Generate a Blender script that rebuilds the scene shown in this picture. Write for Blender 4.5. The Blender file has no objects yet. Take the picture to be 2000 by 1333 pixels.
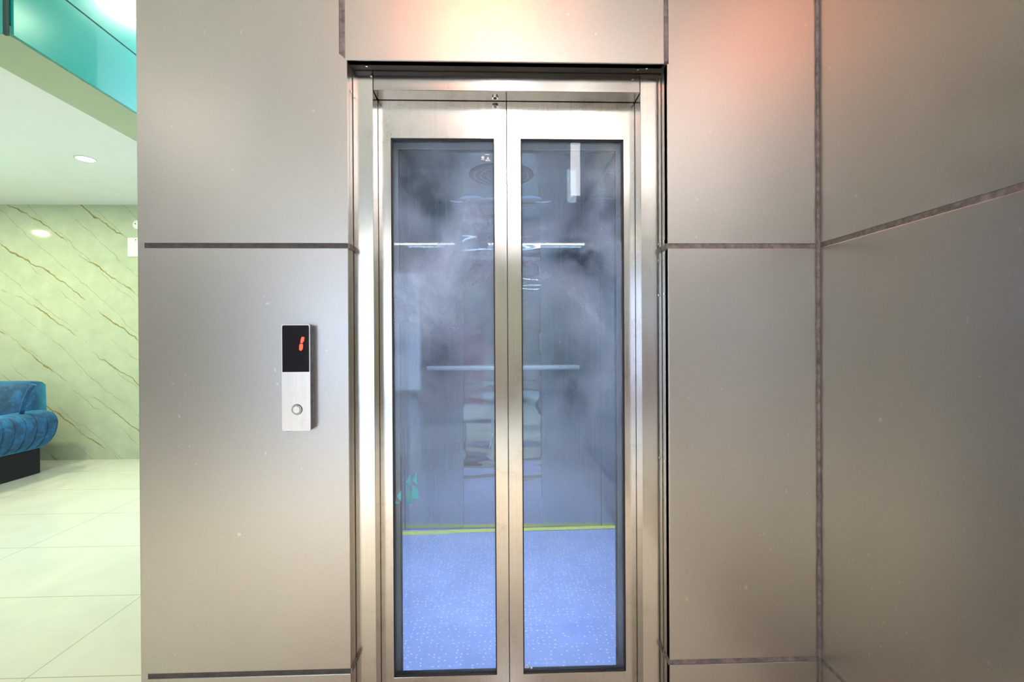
import bpy, bmesh, math, random
from math import sin, cos, pi, atan2, sqrt
from mathutils import Matrix, Vector, Euler
random.seed(7)
sc = bpy.context.scene
COL = sc.collection

# ------------------------------------------------------------------ camera
H = 1.35
cam_d = bpy.data.cameras.new('camera')
cam = bpy.data.objects.new('camera', cam_d); COL.objects.link(cam)
cam_d.sensor_width = 36.0; cam_d.lens = 900 * 36.0 / 2000
cam_d.clip_start = 0.02
MC = Matrix.Rotation(-0.030, 3, 'Z') @ Matrix.Rotation(pi/2 - 0.003, 3, 'X') @ Matrix.Rotation(-0.0055, 3, 'Z')
cam.matrix_world = Matrix.Translation((0, 0, H)) @ MC.to_4x4()
sc.camera = cam
# ------------------------------------------------------------------ exposure, world
sc.view_settings.view_transform = 'Standard'
sc.view_settings.look = 'None'
sc.view_settings.gamma = 1
sc.view_settings.use_curve_mapping = False
sc.view_settings.exposure = 0.76
w = bpy.data.worlds.new('sky'); sc.world = w; w.use_nodes = True
bg = w.node_tree.nodes['Background']
bg.inputs['Color'].default_value = (0.56, 0.70, 1.0, 1); bg.inputs['Strength'].default_value = 3.6

def lamp(name, kind, loc, power, color, rot=(0, 0, 0), size=0.3, size_y=None, spot=None, blend=0.5, parent=None):
    d = bpy.data.lights.new(name, kind); d.energy = power; d.color = color
    if kind == 'AREA':
        d.shape = 'DISK' if size_y is None else 'RECTANGLE'
        d.size = size
        if size_y: d.size_y = size_y
    elif kind == 'SPOT':
        d.shadow_soft_size = size; d.spot_size = spot; d.spot_blend = blend
    else: d.shadow_soft_size = size
    o = bpy.data.objects.new(name, d); COL.objects.link(o)
    o.location = loc; o.rotation_euler = rot
    if parent: o.parent = parent; o.location = Vector(loc) - parent.location
    return o

# ------------------------------------------------------------------ measures (metres; camera above the origin)
YW = 1.49            # face of the front wall
XL, XR = -1.135, 1.058   # its left end, the corner with the right wall
RX0, RX1, RZ = -0.478, 0.556, 2.247   # recess round the lift door
YF = 1.546           # face of the steel frame
OX0, OX1, OZ = -0.412, 0.485, 2.183   # clear opening
YD = 1.612           # face of the landing door leaves
YC = 1.740           # face of the car door leaves
YB = 3.29            # rear wall of the car
J1, J2 = 1.654, 0.288    # heights of the level joints
YR = 5.42            # rear wall of the side lounge
HC = 3.9             # lobby ceiling
LC = 2.92            # lounge ceiling

def at(px, py, Y):
    d = MC @ Vector(((px-1000)/900, -(py-666.5)/900, -1)); t = Y/d.y
    return Vector((t*d.x, Y, H + t*d.z))

# ------------------------------------------------------------------ helpers
def tag(o, label=None, cat=None, group=None, kind=None):
    if label: o['label'] = label
    if cat: o['category'] = cat
    if group: o['group'] = group
    if kind: o['kind'] = kind
    return o
def thing(name, label, cat, loc, group=None):
    o = bpy.data.objects.new(name, None); COL.objects.link(o); o.location = loc
    o.empty_display_size = 0.05
    return tag(o, label, cat, group)
def gloc(o):
    v = Vector((0, 0, 0))
    while o: v += o.location; o = o.parent
    return v
def obj(name, bm, m, parent=None, smooth=False):
    """vertices are given in world space; the object's origin goes to the shape's base"""
    lo = Vector([min(v.co[i] for v in bm.verts) for i in range(3)])
    hi = Vector([max(v.co[i] for v in bm.verts) for i in range(3)])
    org = Vector(((lo.x+hi.x)/2, (lo.y+hi.y)/2, lo.z))
    bmesh.ops.translate(bm, verts=bm.verts, vec=-org)
    bmesh.ops.recalc_face_normals(bm, faces=bm.faces)
    me = bpy.data.meshes.new(name); bm.to_mesh(me); bm.free()
    if smooth:
        for p in me.polygons: p.use_smooth = True
    o = bpy.data.objects.new(name, me); COL.objects.link(o); me.materials.append(m)
    if parent: o.parent = parent; o.location = org - gloc(parent)
    else: o.location = org
    return o
def struct(name, bm, m, parent=None):
    o = obj(name, bm, m, parent)
    if not parent: o['kind'] = 'structure'
    return o
def box(bm, x0, x1, y0, y1, z0, z1, bev=0, seg=2):
    r = bmesh.ops.create_cube(bm, size=1)
    vs = r['verts']
    for v in vs:
        v.co = Vector(((x0+x1)/2 + v.co.x*(x1-x0), (y0+y1)/2 + v.co.y*(y1-y0), (z0+z1)/2 + v.co.z*(z1-z0)))
    if bev:
        es = list({e for v in vs for e in v.link_edges})
        bmesh.ops.bevel(bm, geom=es, offset=bev, segments=seg, profile=0.5, affect='EDGES')
    return bm
def B(*a, **k): return box(bmesh.new(), *a, **k)
def prism(bm, pts, y0, y1):
    """outline in X-Z pushed through from y0 to y1"""
    a = [bm.verts.new((x, y0, z)) for x, z in pts]; b = [bm.verts.new((x, y1, z)) for x, z in pts]
    n = len(pts); bm.faces.new(a); bm.faces.new(b[::-1])
    for i in range(n): bm.faces.new((a[i], b[i], b[(i+1) % n], a[(i+1) % n]))
    return bm
def cyl(bm, c, r, h, axis='Y', n=40, r2=None):
    rot = {'Y': Matrix.Rotation(pi/2, 4, 'X'), 'Z': Matrix.Identity(4), 'X': Matrix.Rotation(pi/2, 4, 'Y')}[axis]
    bmesh.ops.create_cone(bm, cap_ends=True, segments=n, radius1=r, radius2=r if r2 is None else r2, depth=h,
                          matrix=Matrix.Translation(c) @ rot)
    return bm
def tube(bm, pts, r, n=12):
    pts = [Vector(p) for p in pts]; rings = []
    for i, p in enumerate(pts):
        t = (pts[min(i+1, len(pts)-1)] - pts[max(i-1, 0)]).normalized()
        u = t.cross(Vector((0, 0, 1)))
        if u.length < 1e-3: u = t.cross(Vector((0, 1, 0)))
        u.normalize(); v = t.cross(u)
        rings.append([bm.verts.new(p + r*(cos(2*pi*k/n)*u + sin(2*pi*k/n)*v)) for k in range(n)])
    for a, b in zip(rings, rings[1:]):
        for k in range(n): bm.faces.new((a[k], a[(k+1) % n], b[(k+1) % n], b[k]))
    bm.faces.new(rings[0]); bm.faces.new(rings[-1][::-1])
    return bm
def ring_xz(bm, c, r0, r1, h, n=48, axis='Y'):
    vs = []
    for k in range(n):
        a = 2*pi*k/n
        for r, d in ((r0, -h/2), (r1, -h/2), (r1, h/2), (r0, h/2)):
            p = Vector((r*cos(a), d, r*sin(a))) if axis == 'Y' else Vector((r*cos(a), r*sin(a), d))
            vs.append(bm.verts.new(Vector(c) + p))
    for k in range(n):
        for j in range(4):
            bm.faces.new((vs[4*k+j], vs[4*k+(j+1) % 4], vs[4*((k+1) % n)+(j+1) % 4], vs[4*((k+1) % n)+j]))
    return bm

# ------------------------------------------------------------------ materials
def mat(name):
    m = bpy.data.materials.new(name); m.use_nodes = True
    nt = m.node_tree; return m, nt, nt.nodes['Principled BSDF']
def N(nt, t, **k):
    n = nt.nodes.new(t)
    for a, b in k.items(): setattr(n, a, b)
    return n
def coords(nt, scale=(1, 1, 1), rot=(0, 0, 0), kind='Object'):
    tc = N(nt, 'ShaderNodeTexCoord'); mp = N(nt, 'ShaderNodeMapping')
    mp.inputs['Scale'].default_value = scale; mp.inputs['Rotation'].default_value = rot
    nt.links.new(tc.outputs[kind], mp.inputs['Vector']); return mp.outputs['Vector']
def wcoords(nt, scale=(1, 1, 1), rot=(0, 0, 0)):
    g = N(nt, 'ShaderNodeNewGeometry'); mp = N(nt, 'ShaderNodeMapping')
    mp.inputs['Scale'].default_value = scale; mp.inputs['Rotation'].default_value = rot
    nt.links.new(g.outputs['Position'], mp.inputs['Vector']); return mp.outputs['Vector']
def noise(nt, vec, scale, detail=4, rough=0.6, dist=0):
    n = N(nt, 'ShaderNodeTexNoise'); n.inputs['Scale'].default_value = scale
    n.inputs['Detail'].default_value = detail; n.inputs['Roughness'].default_value = rough
    n.inputs['Distortion'].default_value = dist
    nt.links.new(vec, n.inputs['Vector']); return n.outputs['Fac']
def ramp(nt, fac, stops):
    r = N(nt, 'ShaderNodeValToRGB'); e = r.color_ramp.elements
    while len(e) > 1: e.remove(e[0])
    e[0].position, e[0].color = stops[0][0], (*stops[0][1], 1) if len(stops[0][1]) == 3 else stops[0][1]
    for p, c in stops[1:]:
        x = e.new(p); x.color = (*c, 1)
    nt.links.new(fac, r.inputs['Fac']); return r.outputs['Color']
def g3(v): return (v, v, v)
def mix(nt, fac, a, b, mode='MIX'):
    m = N(nt, 'ShaderNodeMix', data_type='RGBA', blend_type=mode)
    for s, v in ((m.inputs[0], fac), (m.inputs[6], a), (m.inputs[7], b)):
        if isinstance(v, (int, float)): s.default_value = v
        elif isinstance(v, tuple): s.default_value = (*v, 1)
        else: nt.links.new(v, s)
    return m.outputs[2]
def bump(nt, bsdf, h, strength, dist=0.01):
    b = N(nt, 'ShaderNodeBump'); b.inputs['Strength'].default_value = strength; b.inputs['Distance'].default_value = dist
    nt.links.new(h, b.inputs['Height']); nt.links.new(b.outputs['Normal'], bsdf.inputs['Normal'])
def plain(name, col, rough=0.5, metal=0.0, var=0.06, nscale=12, coat=0.0, spec=None):
    m, nt, p = mat(name)
    f = noise(nt, wcoords(nt), nscale)
    c = ramp(nt, f, [(0.3, tuple(x*(1-var) for x in col)), (0.7, tuple(min(1, x*(1+var)) for x in col))])
    nt.links.new(c, p.inputs['Base Color'])
    p.inputs['Roughness'].default_value = rough; p.inputs['Metallic'].default_value = metal
    p.inputs['Coat Weight'].default_value = coat; p.inputs['Coat Roughness'].default_value = 0.03
    if spec is not None: p.inputs['Specular IOR Level'].default_value = spec
    return m

def mk_cladding(name, col, metal=0.9, rough=0.335):
    m, nt, p = mat(name)
    fine = noise(nt, wcoords(nt), 420, 2, 0.7)                 # metal-flake paint
    big = noise(nt, wcoords(nt, (1, 1, 0.6)), 2.2, 4, 0.55)    # faint wiping marks
    c = ramp(nt, fine, [(0.3, tuple(x*0.84 for x in col)), (0.7, tuple(x*1.14 for x in col))])
    c = mix(nt, 0.5, c, ramp(nt, big, [(0.3, tuple(x*0.92 for x in col)), (0.7, tuple(x*1.07 for x in col))]))
    sp = noise(nt, wcoords(nt, (1, 1, 0.8)), 44, 2, 0.5)       # pale specks of dust and plaster
    c = mix(nt, ramp(nt, sp, [(0.755, g3(0)), (0.77, g3(0.4))]), c, (0.75, 0.73, 0.70))
    nt.links.new(c, p.inputs['Base Color'])
    p.inputs['Metallic'].default_value = metal
    nt.links.new(ramp(nt, big, [(0.3, g3(rough-0.006)), (0.7, g3(rough+0.006))]), p.inputs['Roughness'])
    bump(nt, p, fine, 0.05, 0.002)
    return m
M_PANEL = mk_cladding('grey_metallic_cladding', (0.46, 0.445, 0.405))

def mk_steel(name, col, rough, vertical=True, blotch=0.0, streak=0.06):
    m, nt, p = mat(name)
    s = (260, 260, 2.0) if vertical else (2.0, 260, 260)
    br = noise(nt, wcoords(nt, s), 1, 3, 0.6)
    bl = noise(nt, wcoords(nt), 9, 5, 0.7, 0.6)
    c = ramp(nt, br, [(0.25, tuple(x*(1-streak) for x in col)), (0.75, tuple(min(1, x*(1+streak)) for x in col))])
    fl = noise(nt, wcoords(nt, (1, 1, 0.5)), 160, 4, 0.8, 1.5)      # cloudy stains in the hairline
    st = mix(nt, 1.0, ramp(nt, bl, [(0.52, g3(0)), (0.68, g3(1))]), ramp(nt, fl, [(0.45, g3(0)), (0.62, g3(1))]), 'MULTIPLY')
    st = mix(nt, 1.0, st, g3(blotch), 'MULTIPLY')
    c = mix(nt, st, c, tuple(x*0.45 for x in col))
    nt.links.new(c, p.inputs['Base Color'])
    p.inputs['Metallic'].default_value = 1
    nt.links.new(ramp(nt, br, [(0.2, g3(rough*0.8)), (0.8, g3(rough*1.25))]), p.inputs['Roughness'])
    p.inputs['Anisotropic'].default_value = 0.0
    bump(nt, p, br, 0.012, 0.001)
    return m
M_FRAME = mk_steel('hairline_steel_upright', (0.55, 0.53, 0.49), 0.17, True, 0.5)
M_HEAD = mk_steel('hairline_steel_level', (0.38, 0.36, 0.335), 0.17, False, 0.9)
M_LEAF = mk_steel('hairline_steel_leaf', (0.55, 0.53, 0.49), 0.17, True, 0.5)
M_CARLEAF = plain('satin_car_leaf', (0.66, 0.66, 0.66), 0.35, 0.3, 0.03)
M_CARWALL = mk_steel('hairline_steel_car', (0.42, 0.46, 0.46), 0.24, True, 0.6, 0.06)
M_CARBACK = mk_steel('steel_ceiling_tray', (0.42, 0.50, 0.58), 0.25, False, 0.3)
M_CARCEIL = mk_steel('mirror_steel_ceiling', (0.68, 0.70, 0.74), 0.14, False, 0.6)

def mk_mirror():
    m, nt, p = mat('wavy_mirror_steel')
    p.inputs['Base Color'].default_value = (0.46, 0.47, 0.48, 1); p.inputs['Metallic'].default_value = 1
    p.inputs['Roughness'].default_value = 0.03
    bump(nt, p, noise(nt, wcoords(nt, (0.6, 1, 2.4)), 3.5, 1, 0.4), 0.25, 0.03)
    return m
M_MIRROR = mk_mirror()
M_CHROME = plain('chrome', (0.85, 0.86, 0.88), 0.08, 1.0, 0.02)
M_SEAL = plain('dark_grey_sealant', (0.052, 0.048, 0.05), 0.5, 0, 0.4, 60)
M_SEALP = plain('grey_sealant', (0.16, 0.145, 0.145), 0.55, 0, 0.5, 50)
M_GASKET = plain('black_rubber', (0.012, 0.012, 0.014), 0.5, 0, 0.1)
M_DARK = plain('shaft_dark', (0.03, 0.03, 0.035), 0.7, 0, 0.1)

def mk_glass(name, tint, haze, seed=0.0, amount=0.35):
    m, nt, p = mat(name); nt.nodes.remove(p)
    out = nt.nodes['Material Output']
    tr = N(nt, 'ShaderNodeBsdfTransparent'); tr.inputs['Color'].default_value = (*tint, 1)
    gl = N(nt, 'ShaderNodeBsdfGlossy'); gl.inputs['Roughness'].default_value = 0.01
    fr = N(nt, 'ShaderNodeFresnel'); fr.inputs['IOR'].default_value = 1.42
    m1 = N(nt, 'ShaderNodeMixShader')
    nt.links.new(fr.outputs[0], m1.inputs[0]); nt.links.new(tr.outputs[0], m1.inputs[1]); nt.links.new(gl.outputs[0], m1.inputs[2])
    df = N(nt, 'ShaderNodeBsdfDiffuse'); df.inputs['Color'].default_value = (*haze, 1)
    v = wcoords(nt, (1, 1, 1)); add = N(nt, 'ShaderNodeVectorMath', operation='ADD'); add.inputs[1].default_value = (seed, 0, seed)
    nt.links.new(v, add.inputs[0])
    a = noise(nt, add.outputs[0], 2.6, 6, 0.62, 0.5)                  # wiped smears
    b = noise(nt, add.outputs[0], 320, 1, 0.5)                        # dust specks
    # smears lie in a belt at hand and face height
    sx = N(nt, 'ShaderNodeSeparateXYZ'); nt.links.new(v, sx.inputs[0])
    belt = N(nt, 'ShaderNodeMapRange'); belt.inputs['From Min'].default_value = 0.9; belt.inputs['From Max'].default_value = 2.3
    nt.links.new(sx.outputs['Z'], belt.inputs['Value'])
    be = ramp(nt, belt.outputs[0], [(0.0, g3(0.25)), (0.3, g3(0.75)), (0.55, g3(1)), (0.75, g3(0.45)), (1.0, g3(0.04))])
    sm = mix(nt, 1.0, ramp(nt, a, [(0.38, g3(0.05)), (0.72, g3(1))]), be, 'MULTIPLY')
    sm = mix(nt, 1.0, sm, g3(amount), 'MULTIPLY')
    sp = ramp(nt, b, [(0.70, g3(0)), (0.76, g3(0.30))])
    fac = mix(nt, 1.0, sm, sp, 'ADD')
    m2 = N(nt, 'ShaderNodeMixShader')
    nt.links.new(fac, m2.inputs[0]); nt.links.new(m1.outputs[0], m2.inputs[1]); nt.links.new(df.outputs[0], m2.inputs[2])
    nt.links.new(m2.outputs[0], out.inputs['Surface'])
    return m
M_GLASS = mk_glass('dusty_door_glass', (0.86, 0.94, 0.99), (0.48, 0.63, 0.88), 0.0, 0.62)
M_GLASS2 = mk_glass('car_door_glass', (0.90, 0.95, 0.985), (0.42, 0.56, 0.82), 3.1, 0.12)

def mk_marble():
    m, nt, p = mat('green_cream_marble')
    base = ramp(nt, noise(nt, wcoords(nt), 5, 6, 0.65), [(0.3, (0.42, 0.47, 0.34)), (0.7, (0.50, 0.56, 0.41))])
    def veins(scale, rot, thr, seed):
        g = wcoords(nt, (1, 1, 1), rot)
        ad = N(nt, 'ShaderNodeVectorMath', operation='ADD'); ad.inputs[1].default_value = (seed, seed*2, seed)
        nt.links.new(g, ad.inputs[0])
        wv = N(nt, 'ShaderNodeTexWave', wave_type='BANDS', bands_direction='Z', wave_profile='SIN')
        wv.inputs['Scale'].default_value = scale; wv.inputs['Distortion'].default_value = 3.2
        wv.inputs['Detail'].default_value = 5; wv.inputs['Detail Scale'].default_value = 1.1; wv.inputs['Detail Roughness'].default_value = 0.62
        nt.links.new(ad.outputs[0], wv.inputs['Vector'])
        l = ramp(nt, wv.outputs['Fac'], [(0, g3(1)), (thr*0.05, g3(0.6)), (thr*0.14, g3(0))])
        k = ramp(nt, noise(nt, ad.outputs[0], 2.2, 2), [(0.38, g3(0)), (0.50, g3(1))])
        return mix(nt, 1.0, l, k, 'MULTIPLY')
    v1 = veins(0.75, (0, math.radians(-36), 0), 0.006, 1.3)
    v2 = veins(1.3, (0, math.radians(-42), 0), 0.005, 4.1)
    c = mix(nt, v1, base, (0.25, 0.19, 0.05)); c = mix(nt, mix(nt, 1, v2, g3(0.55), 'MULTIPLY'), c, (0.24, 0.22, 0.06))
    nt.links.new(c, p.inputs['Base Color'])
    p.inputs['Roughness'].default_value = 0.07; p.inputs['Specular IOR Level'].default_value = 0.35
    return m
M_MARBLE = mk_marble()
def mk_floor():
    m, nt, p = mat('cream_floor_tile')
    v = wcoords(nt)
    br = N(nt, 'ShaderNodeTexBrick'); br.offset = 0.0; br.squash = 1
    mp = N(nt, 'ShaderNodeMapping'); mp.inputs['Location'].default_value = (3.10, -1.905, 0)
    nt.links.new(v, mp.inputs['Vector']); nt.links.new(mp.outputs[0], br.inputs['Vector'])
    br.inputs['Scale'].default_value = 1; br.inputs['Brick Width'].default_value = 1.2; br.inputs['Row Height'].default_value = 0.605
    br.inputs['Mortar Size'].default_value = 0.0022; br.inputs['Mortar Smooth'].default_value = 0.1
    t = ramp(nt, noise(nt, v, 2.5, 6, 0.6, 0.8), [(0.3, (0.62, 0.60, 0.52)), (0.7, (0.70, 0.67, 0.58))])
    nt.links.new(t, br.inputs['Color1']); nt.links.new(t, br.inputs['Color2']); br.inputs['Mortar'].default_value = (0.33, 0.34, 0.24, 1)
    nt.links.new(br.outputs['Color'], p.inputs['Base Color'])
    p.inputs['Roughness'].default_value = 0.16
    return m
M_FLOOR = mk_floor()
M_WHITE = plain('white_ceiling_paint', (0.86, 0.90, 0.86), 0.8, 0, 0.01, 3)
M_SOFFIT = plain('pale_green_gloss_board', (0.42, 0.52, 0.36), 0.22, 0, 0.03, 3)
M_TEAL = plain('teal_lacquered_glass', (0.02, 0.46, 0.40), 0.20, 0, 0.05, 2, 1.0)
M_TRIM = plain('dark_joint', (0.02, 0.06, 0.06), 0.4)
M_WALLP = plain('cream_wall_paint', (0.70, 0.67, 0.50), 0.7, 0, 0.02, 2)
M_BLUEFILM = None
def mk_film():
    m, nt, p = mat('blue_protective_film')
    v = wcoords(nt)
    vo = N(nt, 'ShaderNodeTexVoronoi', feature='F1'); vo.inputs['Scale'].default_value = 42; vo.inputs['Randomness'].default_value = 0.45
    nt.links.new(v, vo.inputs['Vector'])
    dots = ramp(nt, vo.outputs['Distance'], [(0.14, g3(1)), (0.2, g3(0))])
    c = ramp(nt, noise(nt, v, 3, 4, 0.6), [(0.3, (0.37, 0.42, 0.80)), (0.7, (0.46, 0.50, 0.88))])
    c = mix(nt, dots, c, (0.88, 0.92, 1.0))
    nt.links.new(c, p.inputs['Base Color']); p.inputs['Roughness'].default_value = 0.3
    bump(nt, p, noise(nt, v, 9, 3, 0.6), 0.3, 0.01)
    return m
M_FILM = mk_film()
M_TAPE = plain('yellow_tape', (0.90, 0.92, 0.10), 0.45, 0, 0.1, 30)
M_CYAN = plain('turquoise_vinyl', (0.10, 0.85, 0.82), 0.5)
M_PAPER = plain('white_paper', (0.82, 0.82, 0.84), 0.7, 0, 0.03)
M_ETCH = plain('etched_white', (0.72, 0.78, 0.80), 0.6)
M_BLACKGLASS = plain('black_display_glass', (0.01, 0.01, 0.018), 0.04, 0, 0.1, 8, 0.0, 0.25)
M_PLASTIC = plain('white_plastic', (0.70, 0.76, 0.72), 0.35)
def emit(name, col, s):
    m, nt, p = mat(name); p.inputs['Base Color'].default_value = (*col, 1)
    p.inputs['Emission Color'].default_value = (*col, 1); p.inputs['Emission Strength'].default_value = s
    f = noise(nt, wcoords(nt), 4); nt.links.new(ramp(nt, f, [(0, g3(0.3)), (1, g3(0.32))]), p.inputs['Roughness'])
    return m
M_DIGIT = emit('red_digit_light', (1.0, 0.05, 0.015), 1.6)
M_TUBE = emit('white_tube_light', (1.0, 0.98, 0.95), 16)
M_WARM = emit('warm_lamp_light', (1.0, 0.52, 0.26), 30)
M_DLIGHT = emit('downlight_glow', (1.0, 0.96, 0.86), 9)
M_COOL = emit('cool_strip_light', (0.72, 0.86, 1.0), 5)
def mk_velvet():
    m, nt, p = mat('blue_velvet')
    f = noise(nt, wcoords(nt), 11, 6, 0.7, 0.8)
    c = ramp(nt, f, [(0.30, (0.004, 0.022, 0.035)), (0.5, (0.006, 0.055, 0.15)), (0.72, (0.015, 0.15, 0.33))])
    nt.links.new(c, p.inputs['Base Color']); p.inputs['Roughness'].default_value = 0.75
    p.inputs['Sheen Weight'].default_value = 0.7; p.inputs['Sheen Tint'].default_value = (0.1, 0.6, 0.9, 1); p.inputs['Sheen Roughness'].default_value = 0.4
    return m
M_VELVET = mk_velvet()
M_BLACK = plain('shaded_upholstery', (0.004, 0.005, 0.006), 0.8)  # near-black: shade on the sofa's lower body put into the colour

# ------------------------------------------------------------------ setting: floor, ceilings, outer walls
X0, Y0 = -12.0, -8.0
struct('floor', B(X0, 6.0, Y0, YR+0.1, -0.1, 0.0), M_FLOOR)
struct('ceiling', B(X0, 6.0, Y0, YR+0.1, HC, HC+0.1), M_WHITE)
bm = B(X0, -2.525, 2.175, YR, LC, LC+0.08); struct('ceiling_lounge', bm, M_WHITE)
struct('wall_rear_lounge', B(X0, XL-0.02, YR, YR+0.1, 0.0, HC), M_MARBLE)
struct('wall_left', B(X0-0.1, X0, Y0, YR+0.1, 0, HC), M_WALLP)
# street side of the lobby: wide openings between piers
bm = bmesh.new()
box(bm, X0, 6, Y0-0.2, Y0, 3.0, HC); box(bm, X0, 6, Y0-0.2, Y0, 0, 0.12)
for x0_, x1_ in ((-12, -4.4), (-1.9, 6)): box(bm, x0_, x1_, Y0-0.2, Y0, 0, HC)
struct('wall_street', bm, M_WALLP)
bm = bmesh.new(); box(bm, 6, 6.1, Y0, 1.5, 0, HC)
struct('wall_far_right', bm, M_WALLP)

# beam with teal glass face beside the high void
beam = B(-2.525, -2.225, 2.175, YR, 2.754, 2.80); beam = struct('trim_1', beam, M_SOFFIT)
g = struct('fascia_panel', B(-2.232, -2.212, 2.185, YR, 2.760, 3.106), M_TEAL, beam)
g = struct('fascia_panel', B(-2.232, -2.212, 2.185, YR, 3.116, HC), M_TEAL, beam)
struct('fascia_joint', B(-2.234, -2.216, 2.19, YR, 3.104, 3.118), M_TRIM, beam)
struct('corner_trim', B(-2.238, -2.222, 2.162, 2.176, 2.750, HC), M_TRIM, beam)
struct('fascia_panel', B(X0, -2.240, 2.168, 2.180, 2.76, HC), M_TEAL, beam)

# ------------------------------------------------------------------ front wall: backing and cladding panels
G = 0.008; T = 0.028
bm = bmesh.new()
box(bm, XL+0.01, RX0-0.012, YW+0.010, YW+0.30, 0.0, HC)
box(bm, RX1+0.012, XR+0.4, YW+0.010, YW+0.30, 0.0, HC)
box(bm, RX0-0.012, RX1+0.012, YW+0.010, YW+0.30, RZ+0.012, HC)
wf = struct('wall_front', bm, M_SEAL)
def panel(x0, x1, z0, z1, y=YW):
    return struct('cladding_panel', B(x0, x1, y, y+T, z0, z1, bev=0.0022, seg=2), M_PANEL, wf)
jx0, jx1 = -0.503, -0.485
for z0, z1 in ((0.02, J2-G), (J2+G, J1-G), (J1+G, 3.02-G), (3.02+G, HC)):
    if z0 < J1: panel(XL, RX0, z0, z1)
    else: panel(XL, jx0 if z0 > RZ else RX0, z0, z1) if z0 > RZ else None
# upper left panel: full width up to the recess head, then stops at the joint
def poly_panel(pts):
    bm = prism(bmesh.new(), pts, YW, YW+T)
    return struct('cladding_panel', bm, M_PANEL, wf)
poly_panel([(XL, J1+G), (RX0, J1+G), (RX0, RZ), (jx0, RZ+0.02), (jx0, 3.012), (XL, 3.012)])
kx0, kx1 = 0.547, 0.561
for z0, z1 in ((0.02, J2-G), (J2+G, J1-G)): panel(RX1, XR-0.004, z0, z1)
poly_panel([(RX1, J1+G), (XR-0.004, J1+G), (XR-0.004, 3.012), (kx1, 3.012), (kx1, RZ+0.0), (RX1, RZ)])
panel(kx1, XR-0.004, 3.028, HC)
panel(jx1, kx0, RZ, 3.012); panel(jx1, kx0, 3.028, HC)
# returns of the cladding into the recess
struct('cladding_return', B(RX0-0.012, RX0+0.0, YW+0.004, YD+0.02, 0.0, RZ), M_PANEL, wf)
struct('cladding_return', B(RX1, RX1+0.012, YW+0.004, YD+0.02, 0.0, RZ), M_PANEL, wf)
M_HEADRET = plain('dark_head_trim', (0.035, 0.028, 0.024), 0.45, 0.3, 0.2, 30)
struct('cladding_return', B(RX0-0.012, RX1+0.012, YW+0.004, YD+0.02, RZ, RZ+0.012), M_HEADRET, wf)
# sealant in the joints (slightly proud, uneven)
def seal(p0, p1, wdt, m, y=YW+0.0035, axis='x', name='joint_sealant', amp=0.0009, par=None):
    bm = bmesh.new(); n = 60; a = []; b = []; c = []; d = []
    for i in range(n+1):
        t = i/n; s = p0 + (p1-p0)*t
        w0 = wdt[0] - random.random()*amp; w1 = wdt[1] + random.random()*amp
        if axis == 'x': q = [(s, y, w0), (s, y, w1), (s, y+0.01, w1), (s, y+0.01, w0)]
        elif axis == 'z': q = [(w0, y, s), (w1, y, s), (w1, y+0.01, s), (w0, y+0.01, s)]
        else: q = [(y, s, w0), (y, s, w1), (y+0.01, s, w1), (y+0.01, s, w0)]
        for l, v in zip((a, b, c, d), q): l.append(bm.verts.new(v))
    for i in range(n):
        for p, q in ((a, b), (b, c), (c, d), (d, a)): bm.faces.new((p[i], q[i], q[i+1], p[i+1]))
    return struct(name, bm, m, par or wf)
for zz in (J1, J2, 3.02):
    seal(XL+0.002, RX0, (zz-G, zz+G), M_SEAL)
    seal(RX1, XR-0.004, (zz-G, zz+G), M_SEALP)
seal(RZ+0.01, HC, (jx0, jx1), M_SEALP, axis='z'); seal(RZ+0.01, HC, (kx0, kx1), M_SEALP, axis='z')
# where the level joint turns into the recess
for x in (RX0-0.001, RX1-0.004):
    for zz in (J1, J2):
        struct('joint_sealant', B(x, x+0.005, YW+0.002, YF-0.002, zz-G, zz+G), M_SEALP, wf)
# left end of the wall and the shaft behind it
struct('cladding_panel', B(XL-0.001, XL+0.02, YW+0.001, 3.9, 0.0, HC), M_PANEL, wf)
struct('wall_shaft', B(XL+0.02, 2.0, 3.86, 3.9, 0, HC), M_PANEL)

# right wall
wr = struct('wall_right', B(XR+0.012, XR+0.25, -2.3, YW+0.03, 0, HC), M_SEALP)
for (z0, z1) in ((0.02, J2-G), (J2+G, J1-G), (J1+G, 3.012), (3.028, HC)):
    for (y0, y1) in ((-2.3, -0.004), (0.004, YW-0.006)) if False else ((-2.3, YW-0.006),):
        struct('cladding_panel', B(XR, XR+T, y0, y1, z0, z1, bev=0.002), M_PANEL, wr)
for zz in (J1, J2): seal(-2.3, YW-0.004, (zz-G, zz+G), M_SEALP, y=XR+0.0025, axis='y', par=wr, amp=0.002)
seal(0.0, HC, (XR-0.007, XR+0.001), M_SEALP, y=YW-0.006, axis='z', name='corner_sealant', par=wr, amp=0.003)
struct('cladding_panel', B(XR, XR+0.25, -2.33, -2.3, 0, HC), M_PANEL, wr)

# ------------------------------------------------------------------ lift door frame
fr = thing('elevator_door_frame', 'brushed stainless steel frame recessed in the grey wall around the lift doors', 'door frame', ((OX0+OX1)/2, YF+0.03, 0))
obj('jamb', B(RX0+0.001, OX0, YF, YD+0.012, 0, RZ-0.001, bev=0.0012), M_FRAME, fr)
obj('jamb', B(OX1, RX1-0.001, YF, YD+0.012, 0, RZ-0.001, bev=0.0012), M_FRAME, fr)
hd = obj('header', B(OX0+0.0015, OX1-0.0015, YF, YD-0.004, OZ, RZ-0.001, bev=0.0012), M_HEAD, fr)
c = Vector((-0.006, (YF+YD)/2+0.004, OZ-0.002))
lk = obj('key_switch', cyl(bmesh.new(), c, 0.0105, 0.006, 'Z', 32), M_CHROME, hd)
obj('key_hole', cyl(bmesh.new(), c+Vector((0, 0, -0.0032)), 0.006, 0.003, 'Z', 24), M_GASKET, lk)
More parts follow.
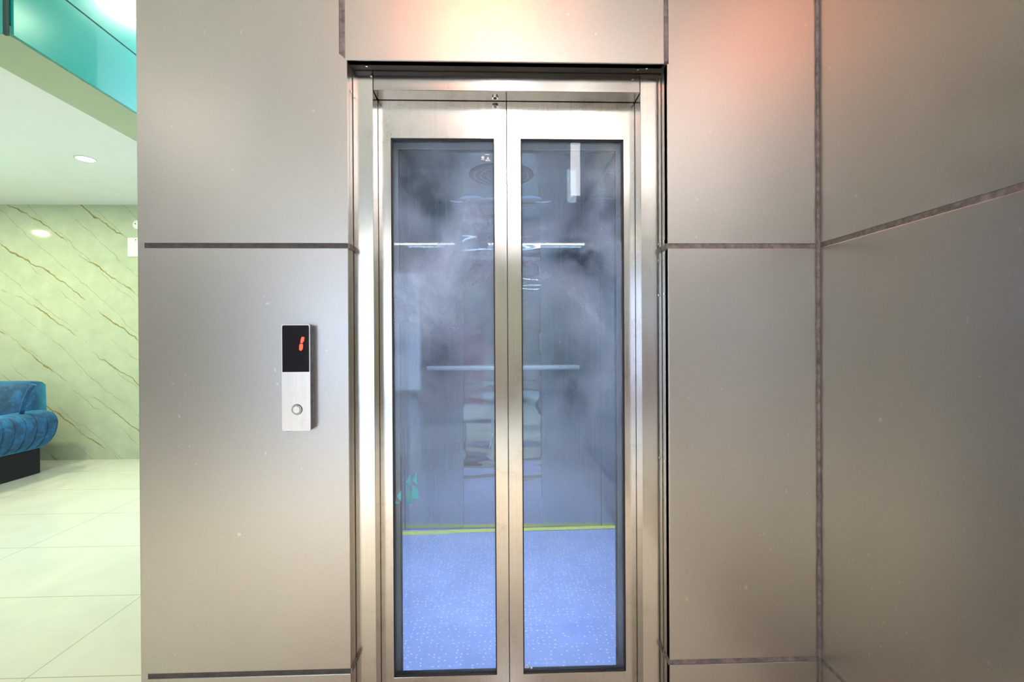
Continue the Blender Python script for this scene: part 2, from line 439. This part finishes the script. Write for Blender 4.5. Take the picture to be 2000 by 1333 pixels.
obj('sill', B(OX0-0.06, OX1+0.06, YF-0.01, YC-0.012, -0.02, 0.008), M_HEAD, fr)

# screws under the recess head and in the side returns
for (px, py, rr) in ((716, 127.5, 0.0035), (1246, 134, 0.0035), (1263, 132, 0.0035)):
    d = MC @ Vector(((px-1000)/900, -(py-666.5)/900, -1)); t = (RZ-H)/d.z
    s = obj('screw', cyl(bmesh.new(), Vector((t*d.x, t*d.y, RZ-0.0025)), rr, 0.003, 'Z', 16), M_CHROME, fr)
for zz in (1.62, 1.50, 0.94, 1.655+0.02):
    obj('screw', cyl(bmesh.new(), Vector((RX1-0.0015, YW+0.03, zz)), 0.003, 0.003, 'X', 14), M_CHROME, fr)
obj('screw', cyl(bmesh.new(), Vector((RX0+0.0015, YW+0.035, 2.165)), 0.003, 0.003, 'X', 14), M_CHROME, fr)

# ------------------------------------------------------------------ door leaves (landing and car doors are alike)
def leaf(root, x0, x1, gx0, gx1, y, z0=0.012, z1=2.195, gz0=0.175, gz1=2.052, m=M_LEAF, gm=M_GLASS, th=0.034, nm='door_frame'):
    """frame of four profiles in one mesh, gasket and pane"""
    pts = lambda a, b, c, d: [(a, c), (b, c), (b, d), (a, d)]
    bm = bmesh.new()
    o = pts(x0, x1, z0, z1); i = pts(gx0, gx1, gz0, gz1)
    for yy in (y, y+th):
        ov = [bm.verts.new((a, yy, b)) for a, b in o]; iv = [bm.verts.new((a, yy, b)) for a, b in i]
        for k in range(4): bm.faces.new((ov[k], ov[(k+1) % 4], iv[(k+1) % 4], iv[k]))
        if yy == y: of, if_ = ov, iv
    for k in range(4):
        j = (k+1) % 4
        bm.faces.new((of[k], of[j], ov[j], ov[k])); bm.faces.new((if_[k], if_[j], iv[j], iv[k]))
    es = [e for e in bm.edges if abs(e.verts[0].co.y-y) < 1e-6 and abs(e.verts[1].co.y-y) < 1e-6 and len(e.link_faces) == 2
          and any(abs(f.normal.y) < .5 for f in e.link_faces)]
    bmesh.ops.recalc_face_normals(bm, faces=bm.faces)
    fs = obj(nm, bm, m, root)
    bv = fs.modifiers.new('edge', 'BEVEL'); bv.width = 0.0012; bv.segments = 2; bv.limit_method = 'ANGLE'
    bm = bmesh.new(); gw = 0.004
    for a, b, c_, d in ((gx0, gx0+gw, gz0, gz1), (gx1-gw, gx1, gz0, gz1), (gx0, gx1, gz0, gz0+gw), (gx0, gx1, gz1-gw, gz1)):
        box(bm, a, b, y+0.006, y+th-0.006, c_, d)
    obj('gasket', bm, M_GASKET, root)
    return obj('glass_pane', B(gx0+0.001, gx1-0.001, y+0.012, y+0.020, gz0+0.001, gz1-0.001), gm, root)
dl = thing('elevator_door', 'left glazed stainless lift door leaf on the landing, beside the call panel', 'elevator door', (-0.19, YD+0.017, 0), 'glazed lift door leaves')
pl = leaf(dl, OX0+0.001, 0.0322, -0.3685, -0.0105, YD)
dr = thing('elevator_door', 'right glazed stainless lift door leaf on the landing, nearer the wall corner', 'elevator door', (0.26, YD+0.017, 0), 'glazed lift door leaves')
pr = leaf(dr, 0.0348, OX1-0.001, 0.0825, 0.4445, YD)
# etched safety marks on the panes (warning triangle and a disc; tiny triangle mark at the foot)
def onpane(px, py): return at(px, py, YD+0.0115)
def mark_tri(bm, c, s, hole=True):
    k = bmesh.ops
    y = c.y
    def P(r, a): return (c.x + r*sin(a), c.z + r*cos(a))
    A = [P(s, 2*pi*i/3) for i in range(3)]; I = [P(s*0.55, 2*pi*i/3) for i in range(3)]
    for i in range(3):
        j = (i+1) % 3
        vs = [bm.verts.new((a, y, b)) for a, b in (A[i], A[j], I[j], I[i])]; bm.faces.new(vs)
bm = bmesh.new(); c = onpane(953, 312); mark_tri(bm, c, 0.011)
box(bm, c.x-0.0015, c.x+0.0015, c.y-0.0003, c.y+0.0003, c.z-0.002, c.z+0.005)
c2 = onpane(943, 308); cyl(bm, c2, 0.0055, 0.0006, 'Y', 24)
box(bm, c2.x-0.008, c2.x+0.008, c2.y-0.0003, c2.y+0.0003, c2.z-0.0085, c2.z-0.0065)
c3 = onpane(952, 302)
box(bm, c3.x-0.008, c3.x+0.008, c3.y-0.0003, c3.y+0.0003, c3.z-0.0015, c3.z+0.0015)
obj('etched_mark', bm, M_ETCH, pl)
bm = bmesh.new(); c = onpane(1029, 1303); mark_tri(bm, c, 0.010); cyl(bm, onpane(1038, 1305), 0.004, 0.0006, 'Y', 20)
obj('etched_mark', bm, M_ETCH, pr)

# ------------------------------------------------------------------ the car
CX0, CX1 = -0.805, 0.842
car = thing('elevator_car', 'lift car of brushed steel with mirror rear panel, seen through the glazed doors', 'elevator', ((CX0+CX1)/2, 2.5, 0))
obj('floor_plate', B(CX0, CX1, YC+0.04, YB+0.02, -0.03, -0.002), M_DARK, car)
obj('rear_panel', B(CX0, -0.254, YB, YB+0.02, 0, 2.34), M_CARWALL, car)
obj('rear_panel', B(0.308, CX1, YB, YB+0.02, 0, 2.34), M_CARWALL, car)
o = obj('mirror_panel', B(-0.251, 0.305, YB-0.003, YB+0.02, 0, 2.34), M_MIRROR, car); o['label'] = 'polished mirror centre panel'
for px in (814, 829.5):
    x = at(px, 700, YB).x
    obj('edge_strip', B(x-0.0055, x+0.0055, YB-0.006, YB+0.001, 0.70, 1.87, bev=0.001), M_CHROME, car)
for x in (-0.668, 0.734):
    obj('panel_joint', B(x-0.002, x+0.002, YB-0.0015, YB+0.001, 0, 2.34), M_DARK, car)
obj('side_wall', B(CX0-0.02, CX0, YC+0.06, YB+0.02, 0, 2.34), M_CARWALL, car)
obj('side_wall', B(CX1, CX1+0.02, YC+0.06, YB+0.02, 0, 2.34), M_CARWALL, car)
obj('front_return', B(CX0-0.02, OX0-0.01, YC+0.045, YC+0.075, 0, 2.34), M_CARWALL, car)
obj('front_return', B(OX1+0.01, CX1+0.02, YC+0.045, YC+0.075, 0, 2.34), M_CARWALL, car)
obj('transom', B(OX0-0.02, OX1+0.02, YC+0.045, YC+0.075, 2.16, 2.34), M_DARK, car)
obj('roof', B(CX0-0.02, CX1+0.02, YC+0.04, YB+0.02, 2.345, 2.37), M_DARK, car)
# suspended ceiling panel with a round fan grille and scroll cut-outs; light through them is their own glow
PZ = 2.325
cp = obj('ceiling_panel', B(-0.60, 0.645, YC+0.12, YB-0.03, PZ, PZ+0.008), M_CARCEIL, car)
obj('ceiling_back', B(CX0, CX1, YC+0.08, YB, PZ+0.012, PZ+0.02), M_CARBACK, car)
obj('light_strip', B(-0.45, 0.52, YC+0.085, YC+0.105, 2.300, 2.312), M_COOL, car)
d = MC @ Vector(((979-1000)/900, -(342-666.5)/900, -1)); t = (PZ-H)/d.z
gc = Vector((t*d.x, t*d.y, PZ-0.002)); GR = 0.190
gr = obj('fan_grille', cyl(bmesh.new(), gc, GR, 0.003, 'Z', 64), M_DARK, cp)
M_BAR = plain('grille_bar', (0.62, 0.64, 0.68), 0.25, 0.9)
bm = bmesh.new()
for r in (0.048, 0.085, 0.122, 0.158): ring_xz(bm, gc+Vector((0, 0, -0.003)), r-0.0035, r+0.0035, 0.003, 64, 'Z')
for k, (ra, rb, n) in enumerate(((0.0, 0.048, 4), (0.048, 0.085, 8), (0.085, 0.122, 10), (0.122, 0.158, 14), (0.158, 0.19, 14))):
    for j in range(n):
        a = 2*pi*(j+0.5*(k % 2))/n; u = Vector((cos(a), sin(a), 0)); s = Vector((-sin(a), cos(a), 0))*0.002
        z = Vector((0, 0, -0.0045)); q = [gc+u*ra-s+z, gc+u*rb-s+z, gc+u*rb+s+z, gc+u*ra+s+z]
        f = bm.faces.new([bm.verts.new(v) for v in q]); 
        r_ = bmesh.ops.extrude_face_region(bm, geom=[f]); bmesh.ops.translate(bm, verts=[e for e in r_['geom'] if isinstance(e, bmesh.types.BMVert)], vec=(0, 0, 0.003))
obj('grille_rings', bm, M_BAR, gr)
M_SCROLL = emit('scroll_glow', (0.45, 0.62, 0.95), 0.25)
def crescent(cx, cy, R, a0, a1, thick, lift=0.0):
    bm = bmesh.new(); n = 20; top = []
    outer = []; inner = []
    for i in range(n+1):
        a = a0 + (a1-a0)*i/n; wdt = thick*sin(pi*i/n)
        outer.append((cx+R*cos(a), cy+R*sin(a))); inner.append((cx+(R-wdt-0.001)*cos(a), cy+(R-wdt-0.001)*sin(a)))
    pts = outer + inner[::-1]
    a = [bm.verts.new((x, y, PZ-0.0015)) for x, y in pts]; b = [bm.verts.new((x, y, PZ+0.0005)) for x, y in pts]
    m_ = len(pts)
    for i in range(m_): bm.faces.new((a[i], a[(i+1) % m_], b[(i+1) % m_], b[i]))
    for i in range(n): 
        bm.faces.new((a[i], a[i+1], a[m_-2-i], a[m_-1-i])); bm.faces.new((b[i], b[i+1], b[m_-2-i], b[m_-1-i]))
    return obj('scroll_cutout', bm, M_SCROLL, cp)
R_ = math.radians
for sgn in (-1, 1):
    for dy, fl in ((0.45, 1), (-0.42, -1)):
        A = lambda a: a if sgn > 0 else pi - a
        crescent(gc.x+sgn*0.20, gc.y+dy+fl*0.03, 0.085, A(R_(200 if fl > 0 else 160)), A(R_(350 if fl > 0 else 10)), 0.045)
        crescent(gc.x+sgn*0.07, gc.y+dy+fl*0.07, 0.085, A(R_(190 if fl > 0 else 170)), A(R_(330 if fl > 0 else 30)), 0.035)
        crescent(gc.x+sgn*0.29, gc.y+dy+fl*0.03, 0.07, A(R_(140 if fl > 0 else 220)), A(R_(20 if fl > 0 else 340)), 0.03)
# handrail
M_RAIL = plain('satin_rail', (0.88, 0.90, 0.92), 0.35, 0.25, 0.02)
zh = at(980, 719, YB-0.06).z; hx0 = at(834, 719, YB-0.06).x; hx1 = at(1131, 719, YB-0.06).x
hr = obj('handrail', cyl(bmesh.new(), Vector(((hx0+hx1)/2, YB-0.06, zh)), 0.0165, hx1-hx0, 'X', 24), M_RAIL, car, True)
for x in (hx0+0.16, hx1-0.16):
    obj('bracket', cyl(bmesh.new(), Vector((x, YB-0.032, zh)), 0.008, 0.056, 'Y', 16), M_CHROME, hr)
# car door leaves
for (a, b, g0, g1) in ((OX0-0.002, 0.0322, -0.372, -0.0105), (0.0348, OX1+0.02, 0.0825, 0.4515)):
    e = bpy.data.objects.new('car_door', None); COL.objects.link(e); e.parent = car
    e.location = Vector(((a+b)/2, YC+0.015, 0)) - car.location
    leaf(e, a, b, g0, g1, YC, z1=2.20, gz0=0.075, gz1=2.068, m=M_CARLEAF, gm=M_GLASS2, th=0.03)
# film and tape on the floor of the car
fm = obj('protective_film', B(CX0+0.002, CX1-0.002, YC+0.08, YB-0.004, -0.002, 0.002), M_FILM)
tag(fm, 'light blue dotted protective film covering the lift car floor', 'floor film')
def strip(pts, wd, z=0.0025):
    bm = bmesh.new(); L = []; R = []
    for i, p in enumerate(pts):
        p = Vector(p); q = Vector(pts[min(i+1, len(pts)-1)]) - Vector(pts[max(i-1, 0)]); q.normalize()
        n = Vector((-q.y, q.x, 0)); L.append(bm.verts.new(p+n*wd/2)); R.append(bm.verts.new(p-n*wd/2))
    for i in range(len(pts)-1): bm.faces.new((L[i], L[i+1], R[i+1], R[i]))
    r_ = bmesh.ops.extrude_face_region(bm, geom=bm.faces[:])
    bmesh.ops.translate(bm, verts=[e for e in r_['geom'] if isinstance(e, bmesh.types.BMVert)], vec=(0, 0, 0.001))
    return bm
x_ = lambda px: at(px, 1035, YB-0.03).x
o = obj('tape', strip([(CX0+0.01, YB-0.062, 0.0025), (x_(880), YB-0.052, 0.0025)], 0.05), M_TAPE)
tag(o, 'yellow tape strip at the left along the rear of the lift floor', 'tape', 'yellow tape strips on the lift floor')
o = obj('tape', strip([(x_(878), YB-0.046, 0.004), (x_(965), YB-0.038, 0.004), (x_(1062), YB-0.030, 0.004)], 0.05), M_TAPE)
tag(o, 'yellow tape strip in the middle of the lift floor, before the mirror panel', 'tape', 'yellow tape strips on the lift floor')
o = obj('tape', strip([(x_(1055), YB-0.034, 0.0055), (CX1-0.01, YB-0.022, 0.0055)], 0.05), M_TAPE)
tag(o, 'yellow tape strip at the right along the rear of the lift floor', 'tape', 'yellow tape strips on the lift floor')
# turquoise arrow stickers on the inner pane, lower left
def sticker(name, polys, Y, m, par=None):
    bm = bmesh.new()
    for ps in polys: prism(bm, [(at(x, y, Y).x, at(x, y, Y).z) for x, y in ps], Y, Y+0.0006)
    return obj(name, bm, m, par)
K = lambda x, y: (740+x*0.12, 900+y*0.12)
YS = YC+0.0108
for lab, polys in (
    ('small turquoise arrow sticker, leftmost, at the edge of the left door glass', [[K(290, 585), K(358, 490), K(358, 665)], [K(232, 665), K(262, 640), K(330, 700), K(238, 705)]]),
    ('turquoise arrow sticker, taller middle one on the car door glass', [[K(437, 350), K(522, 210), K(522, 460)], [K(437, 425), K(535, 510), K(548, 700), K(437, 700)]]),
    ('turquoise arrow sticker, rightmost on the lower left car door glass', [[K(543, 320), K(612, 205), K(628, 405)], [K(543, 385), K(635, 470), K(650, 630), K(543, 630)]])):
    tag(sticker('arrow_sticker', polys, YD+0.0203 if 'small' in lab else YS, M_CYAN), lab, 'sticker', 'turquoise arrow stickers on the glass')
# torn white paper slip caught by the middle stile
Q = lambda x, y: (920+x*0.0976, 780+y*0.0976)
tag(sticker('paper_slip', [[Q(425, 330), Q(460, 400), Q(462, 470), Q(440, 500), Q(410, 900), Q(350, 1050), Q(385, 740), Q(410, 420)],
        [Q(455, 690), Q(464, 720), Q(462, 1220), Q(380, 1215), Q(350, 1170), Q(385, 1140), Q(405, 940)]], YC-0.002, M_PAPER),
    'torn white paper slip hanging beside the middle door stile behind the glass', 'paper')

# ------------------------------------------------------------------ call panel
YP = 1.455
def pp(px, py, Y=YP): p = at(px, py, Y); return p.x, p.z
x0, zt = pp(549.5, 634); x1, zb = pp(606.5, 842)
cpn = thing('elevator_call_panel', 'slim silver lift call panel with a black display and round button on the grey wall', 'call panel', ((x0+x1)/2, YW, zb))
def rrect(x0, x1, z0, z1, r, n=8):
    pts = []
    for cx, cz, a in ((x1-r, z1-r, 0), (x0+r, z1-r, 90), (x0+r, z0+r, 180), (x1-r, z0+r, 270)):
        for i in range(n+1): t = R_(a+90*i/n); pts.append((cx+r*cos(t), cz+r*sin(t)))
    return pts
M_CALL = mk_steel('call_panel_steel', (0.66, 0.62, 0.55), 0.36, True, 0.4)
M_SIDE = plain('anodised_blue_grey', (0.22, 0.24, 0.31), 0.3, 0.8, 0.3, 60)
o = obj('housing', prism(bmesh.new(), rrect(x0, x1, zb, zt, 0.006), YP+0.0025, YW), M_SIDE, cpn); o['label'] = 'dark blue-grey ribbed side housing'
obj('rib', prism(bmesh.new(), rrect(x0-0.0012, x1+0.0012, zb-0.0012, zt+0.0012, 0.007), YP+0.016, YP+0.019), M_SIDE, o)
fp = obj('faceplate', prism(bmesh.new(), rrect(x0, x1, zb, zt, 0.006), YP, YP+0.0026), M_CALL, cpn)
zd = pp(578, 727)[1]
ds = obj('display', prism(bmesh.new(), [(x0+0.0025, zd), (x1-0.0025, zd)] + [(a, b) for a, b in rrect(x0+0.0025, x1-0.0025, zd, zt-0.003, 0.005) if b > (zd+zt)/2], YP-0.0008, YP+0.001), M_BLACKGLASS, cpn)
ds['label'] = 'black display glass with a red digit'
bm = bmesh.new()
V = lambda x, y: pp(520+x*0.18767, 610+y*0.18767)
prism(bm, [V(372, 258), V(398, 262), V(392, 300), V(378, 322), V(357, 322), V(362, 280)], YP-0.0012, YP-0.0007)
prism(bm, [V(352, 332), V(378, 330), V(384, 345), V(380, 385), V(362, 404), V(345, 390), V(346, 350)], YP-0.0012, YP-0.0007)
obj('digit', bm, M_DIGIT, ds)
bx, bz = pp(580, 800.5)
rg = obj('button_ring', ring_xz(bmesh.new(), (bx, YP-0.002, bz), 0.0125, 0.0155, 0.005, 48), M_CHROME, cpn)
obj('button_gap', cyl(bmesh.new(), Vector((bx, YP-0.0004, bz)), 0.0168, 0.001, 'Y', 48), M_GASKET, rg)
bm = cyl(bmesh.new(), Vector((bx, YP-0.003, bz)), 0.0112, 0.006, 'Y', 48, 0.0112)
bmesh.ops.bevel(bm, geom=[e for e in bm.edges if len(e.link_faces) == 2 and any(len(f.verts) > 4 for f in e.link_faces)], offset=0.0015, segments=2, affect='EDGES')
obj('button', bm, M_CALL, cpn)
M_BF = plain('blue_film_scrap', (0.05, 0.22, 0.62), 0.4)
a = pp(557, 842.5); b = pp(596, 840.5)
o = obj('film_scrap', prism(bmesh.new(), [(a[0], a[1]), (b[0], b[1]+0.001), (b[0]-0.02, b[1]-0.0018), (a[0]+0.003, a[1]-0.0028)], YP+0.003, YP+0.0042), M_BF, cpn)
o['label'] = 'scrap of blue protective film left under the panel'

# ------------------------------------------------------------------ side lounge: sofa, switch plate, downlights
SX = -4.73; SY0, SY1 = 3.85, 4.93
sofa = thing('sofa', 'blue velvet sofa with flared channelled arm against the marble wall', 'sofa', (-5.8, 4.6, 0))
obj('plinth', B(-7.0, SX, SY0+0.02, SY1-0.03, 0.0, 0.27, bev=0.01), M_BLACK, sofa)['label'] = 'near-black base, shade put into its colour'
def arm(xo, sgn):
    # cross-section in X-Z (outer side to +X), lofted in Y with channels
    prof = [(-0.27, 0.26), (-0.27, 0.50), (-0.24, 0.585), (-0.17, 0.63), (-0.06, 0.652), (0.05, 0.655), (0.125, 0.635), (0.165, 0.59), (0.18, 0.53), (0.17, 0.46),
            (0.145, 0.39), (0.105, 0.33), (0.06, 0.285), (0.0, 0.262), (-0.10, 0.26)]
    bm = bmesh.new(); rows = []; ny = 220
    for i in range(ny+1):
        t = i/ny; y = SY0 + (SY1-SY0)*t
        e = min(1.0, min(t, 1-t)/0.05); rnd = 0.80 + 0.20*sqrt(max(0, 1-(1-e)**2))
        ch = min(1, abs(sin(pi*(y-SY0)/0.105))*3.0)
        row = []
        for (x, z) in prof:
            k = 1.0 - (0.10*(1-ch) if x > 0.0 else 0)
            dz = -0.018*(1-t)
            row.append(bm.verts.new((xo + sgn*((x+0.05)*rnd*k-0.05), y, 0.45+(z-0.45)*rnd*(1 if x < 0.1 else k) + dz*(z > 0.3))))
        rows.append(row)
    n = len(prof)
    for a, b in zip(rows, rows[1:]):
        for k in range(n): bm.faces.new((a[k], a[(k+1) % n], b[(k+1) % n], b[k]))
    bm.faces.new(rows[0]); bm.faces.new(rows[-1][::-1])
    return obj('arm', bm, M_VELVET, sofa, True)
arm(SX, 1); arm(-7.0, -1)
bl = at(84, 744, 5.02)
def backrest():
    x1 = bl.x; top = bl.z; bm = bmesh.new()
    sec = [(4.72, 0.36), (4.74, 0.60), (4.80, top-0.07), (4.85, top-0.015), (4.92, top+0.005), (5.02, top), (5.06, top-0.03), (5.07, 0.60), (5.06, 0.33), (4.75, 0.33)]
    xs = [-7.0+(x1+7.0)*i/40 for i in range(41)]
    rows = []
    for i, x in enumerate(xs):
        e = min(1, min(i, 40-i)/1.2); k = 0.93+0.07*e
        rows.append([bm.verts.new((x, 4.9+(y-4.9)*k, z*(0.985+0.015*e))) for y, z in sec])
    for a, b in zip(rows, rows[1:]):
        for k in range(len(sec)): bm.faces.new((a[k], a[(k+1) % len(sec)], b[(k+1) % len(sec)], b[k]))
    bm.faces.new(rows[0]); bm.faces.new(rows[-1][::-1])
    return obj('backrest', bm, M_VELVET, sofa, True)
backrest()
# curved inner back cushion sweeping down into the arm
bm = bmesh.new(); pts = []
c_ = [(45, 750), (60, 775), (50, 800), (40, 830)]
M_PIPE = M_VELVET
P0 = [at(x, y, 4.66) for x, y in ((66, 752), (57, 764), (50, 780), (45, 797), (41, 812))]
obj('cushion_roll', tube(bm, [tuple(p) for p in P0], 0.020, 14), M_PIPE, sofa, True)
for i in range(2):
    a = -6.72 + i*0.87
    obj('seat_cushion', B(a, a+0.86, SY0+0.02, 4.74, 0.27, 0.46, bev=0.05, seg=4), M_VELVET, sofa, True)
p = at(259, 483, YR); 
sw = thing('wall_socket_plate', 'pale rectangular plate on the marble wall beside the grey wall edge', 'wall plate', (p.x+0.04, YR, p.z-0.11))
q0 = at(250.5, 465, YR); q1 = at(252, 502, YR)
obj('plate', B(q0.x, q0.x+0.16, YR-0.012, YR, q1.z, q0.z, bev=0.003), M_PLASTIC, sw)
sc_ = at(265, 469, YR-0.012); obj('screw', cyl(bmesh.new(), Vector((sc_.x, YR-0.0125, sc_.z)), 0.006, 0.003, 'Y', 16), M_GASKET, sw)
c = at(271, 440, YR)
sn = thing('round_wall_sensor', 'round white disc on the marble wall above the rectangular plate', 'wall disc', (c.x, YR, c.z-0.05))
obj('disc', cyl(bmesh.new(), Vector((c.x, YR-0.012, c.z)), 0.055, 0.024, 'Y', 40, 0.05), M_PLASTIC, sn, False)
obj('knob', cyl(bmesh.new(), Vector((c.x-0.02, YR-0.026, c.z+0.01)), 0.006, 0.004, 'Y', 16), M_GASKET, sn)

def downlight(x, y, z, label, grp, power, col, m, r=0.075, cat='ceiling light'):
    t = thing('recessed_downlight', label, cat, (x, y, z-0.004), grp)
    obj('trim_ring', ring_xz(bmesh.new(), (x, y, z-0.003), r*0.86, r, 0.006, 40, 'Z'), M_PLASTIC, t)
    obj('lens', cyl(bmesh.new(), Vector((x, y, z-0.0015)), r*0.86, 0.003, 'Z', 40), m, t)
    lamp('downlight_lamp', 'AREA', (x, y, z-0.012), power, col, size=r*1.6, parent=t)
d = MC @ Vector(((167-1000)/900, -(310-666.5)/900, -1)); t = (LC-H)/d.z
dx, dy = t*d.x, t*d.y
GREEN = (0.74, 1.0, 0.78)
downlight(dx, dy, LC, 'small round ceiling downlight, lit, in the side lounge', 'lounge downlights', 15, (0.92, 1.0, 0.66), M_DLIGHT)
downlight(dx-1.5, dy, LC, 'round lounge downlight left of the frame', 'lounge downlights', 20, (1.0, 0.97, 0.62), M_DLIGHT)
downlight(dx-3.0, dy, LC, 'round lounge downlight above the far end of the sofa', 'lounge downlights', 20, (1.0, 0.97, 0.62), M_DLIGHT)
downlight(dx+0.2, dy-1.1, LC, 'round lounge downlight nearer the lobby', 'lounge downlights', 13, (0.62, 1.0, 0.80), M_DLIGHT)

M_MAROON = plain('maroon_leather', (0.36, 0.03, 0.05), 0.4, 0, 0.2, 8)
bn = thing('reflection_bench', 'maroon bench with a high back, added behind the viewer to redden the reflections', 'bench', (-0.775, -4.45, 0))  # unseen bench, added to give glass and mirror a red reflection
obj('seat', B(-1.3, -0.25, -4.6, -4.05, 0.22, 0.46, bev=0.05, seg=4), M_MAROON, bn, True)
obj('backrest', B(-1.3, -0.25, -4.85, -4.58, 0.22, 1.6, bev=0.06, seg=4), M_MAROON, bn, True)
for x in (-1.2, -0.35):
    for y in (-4.75, -4.15): obj('leg', cyl(bmesh.new(), Vector((x, y, 0.115)), 0.025, 0.23, 'Z', 16), M_CHROME, bn)

# ------------------------------------------------------------------ lobby lamps (added behind and above the camera, for their reflections in the steel)
def tubelight(x, y, z, L, label, strength=M_TUBE, ax='x'):
    t = thing('tube_light', label, 'ceiling light', (x, y, z), 'lobby tube lights')
    if ax == 'x':
        obj('tube_housing', B(x-L/2, x+L/2, y-0.03, y+0.03, z+0.02, z+0.06), M_PLASTIC, t)
        obj('lit_tube', cyl(bmesh.new(), Vector((x, y, z+0.005)), 0.018, L-0.04, 'X', 16), strength, t)
    else:
        obj('tube_housing', B(x-0.03, x+0.03, y-L/2, y+L/2, z+0.02, z+0.06), M_PLASTIC, t)
        obj('lit_tube', cyl(bmesh.new(), Vector((x, y, z+0.005)), 0.018, L-0.04, 'Y', 16), strength, t)
for i, x in enumerate((-5.0, -2.0, 1.0, 4.0)):
    tubelight(x, -5.6, 3.18, 2.4, 'long white tube light across the lobby ceiling behind the viewer')
def ceil_lamp(x, y, r, power, col, m, label):
    t = thing('ceiling_lamp', label, 'ceiling light', (x, y, HC-0.03), 'lobby ceiling lamps')
    obj('rim', ring_xz(bmesh.new(), (x, y, HC-0.02), r, r+0.03, 0.04, 48, 'Z'), M_PLASTIC, t)
    obj('diffuser', cyl(bmesh.new(), Vector((x, y, HC-0.02)), r, 0.02, 'Z', 48), M_PLASTIC, t)
    lamp('lamp', 'AREA', (x, y, HC-0.035), power, col, size=2*r, parent=t)
ceil_lamp(-0.10, -0.80, 0.26, 21, (1.0, 0.22, 0.07), M_WARM, 'round warm orange ceiling lamp near the lift wall')
ceil_lamp(0.12, -3.6, 0.14, 18, (0.92, 0.90, 1.0), M_TUBE, 'round cool white lamp added farther back in the lobby for a steel highlight')  # unseen lamp added to set a white highlight in the steel
ceil_lamp(-3.6, -2.5, 0.30, 10, (1.0, 0.90, 0.80), M_TUBE, 'round white fill lamp added over the left of the lobby')  # unseen lamp added as soft fill for the left panels
ceil_lamp(-1.7, 3.6, 0.25, 15, (0.70, 1.0, 0.76), M_TUBE, 'round greenish ceiling lamp in the high void beside the lift')
M_COLUMN = emit('reflection_column', (0.92, 0.89, 1.0), 15)
M_COLUMN2 = emit('reflection_column_soft', (1.0, 0.95, 0.92), 8)
def column(x, y, z0, w_, m, label):  # unseen glowing columns added for vertical highlights in steel and glass
    t = thing('reflection_column', label, 'ceiling light', (x, y, z0), 'columns added for reflections')
    obj('lit_shade', B(x-w_/2, x+w_/2, y-w_/2, y+w_/2, z0+0.01, HC-0.03), m, t)
    obj('end_cap', B(x-w_/2-0.004, x+w_/2+0.004, y-w_/2-0.004, y+w_/2+0.004, z0, z0+0.01), M_PLASTIC, t)
    obj('ceiling_rose', B(x-w_/2-0.01, x+w_/2+0.01, y-w_/2-0.01, y+w_/2+0.01, HC-0.03, HC), M_PLASTIC, t)
column(0.07, -1.52, 2.50, 0.12, M_COLUMN, 'bright square column added straight behind the viewer for a vertical highlight')
column(0.856, -1.78, 2.90, 0.09, M_COLUMN2, 'slim glowing column added near the right wall for a white streak in the glass')
tubelight(-8.95, 3.5, 2.27, 2.4, 'white tube light hanging over the left end of the lounge')
tubelight(-11.1, 1.5, 2.30, 2.0, 'white tube light hanging left of the lounge entrance')
M_GLOBE = emit('globe_glow', (0.62, 1.0, 0.80), 34)  # unseen globe added to brighten the lounge ceiling
gt = thing('ceiling_fill_globe', 'glowing globe added out of view to brighten the lounge ceiling', 'ceiling light', (-5.2, 3.2, 2.33))
bm = bmesh.new(); bmesh.ops.create_uvsphere(bm, u_segments=32, v_segments=16, radius=0.12, matrix=Matrix.Translation((-5.2, 3.2, 2.45)))
obj('globe', bm, M_GLOBE, gt, True)
obj('stem', cyl(bmesh.new(), Vector((-5.2, 3.2, (2.57+LC)/2)), 0.006, LC-2.57, 'Z', 12), M_CHROME, gt)
for x, y, lab in ((-1.6, -0.7, 'added floor fill spot nearest the lift, on its call panel side'), (0.25, -0.9, 'added floor fill spot nearest the lift, on the corner side'),
                  (-1.6, -2.9, 'added floor fill spot farther back, on the call panel side'), (0.25, -3.1, 'added floor fill spot farther back, on the corner side')):
    t = thing('floor_fill_spot', lab, 'ceiling light', (x, y, HC-0.004), 'added lobby fill spots')  # unseen spots added so a brighter floor reflects in the steel
    obj('trim_ring', ring_xz(bmesh.new(), (x, y, HC-0.003), 0.06, 0.075, 0.006, 32, 'Z'), M_PLASTIC, t)
    lamp('floor_fill_lamp', 'AREA', (x, y, HC-0.01), 19 if y > -2 else 26, (1.0, 0.90, 0.80) if y > -2 else (0.66, 0.78, 1.0), size=0.11, parent=t).data.spread = math.radians(62)
# light in the car
lamp('car_lamp', 'AREA', (0.03, YC+0.12, 2.295), 15, (0.82, 0.90, 1.0), rot=(0.25, 0, 0), size=0.9, size_y=0.03, parent=car).data.spread = math.radians(112)
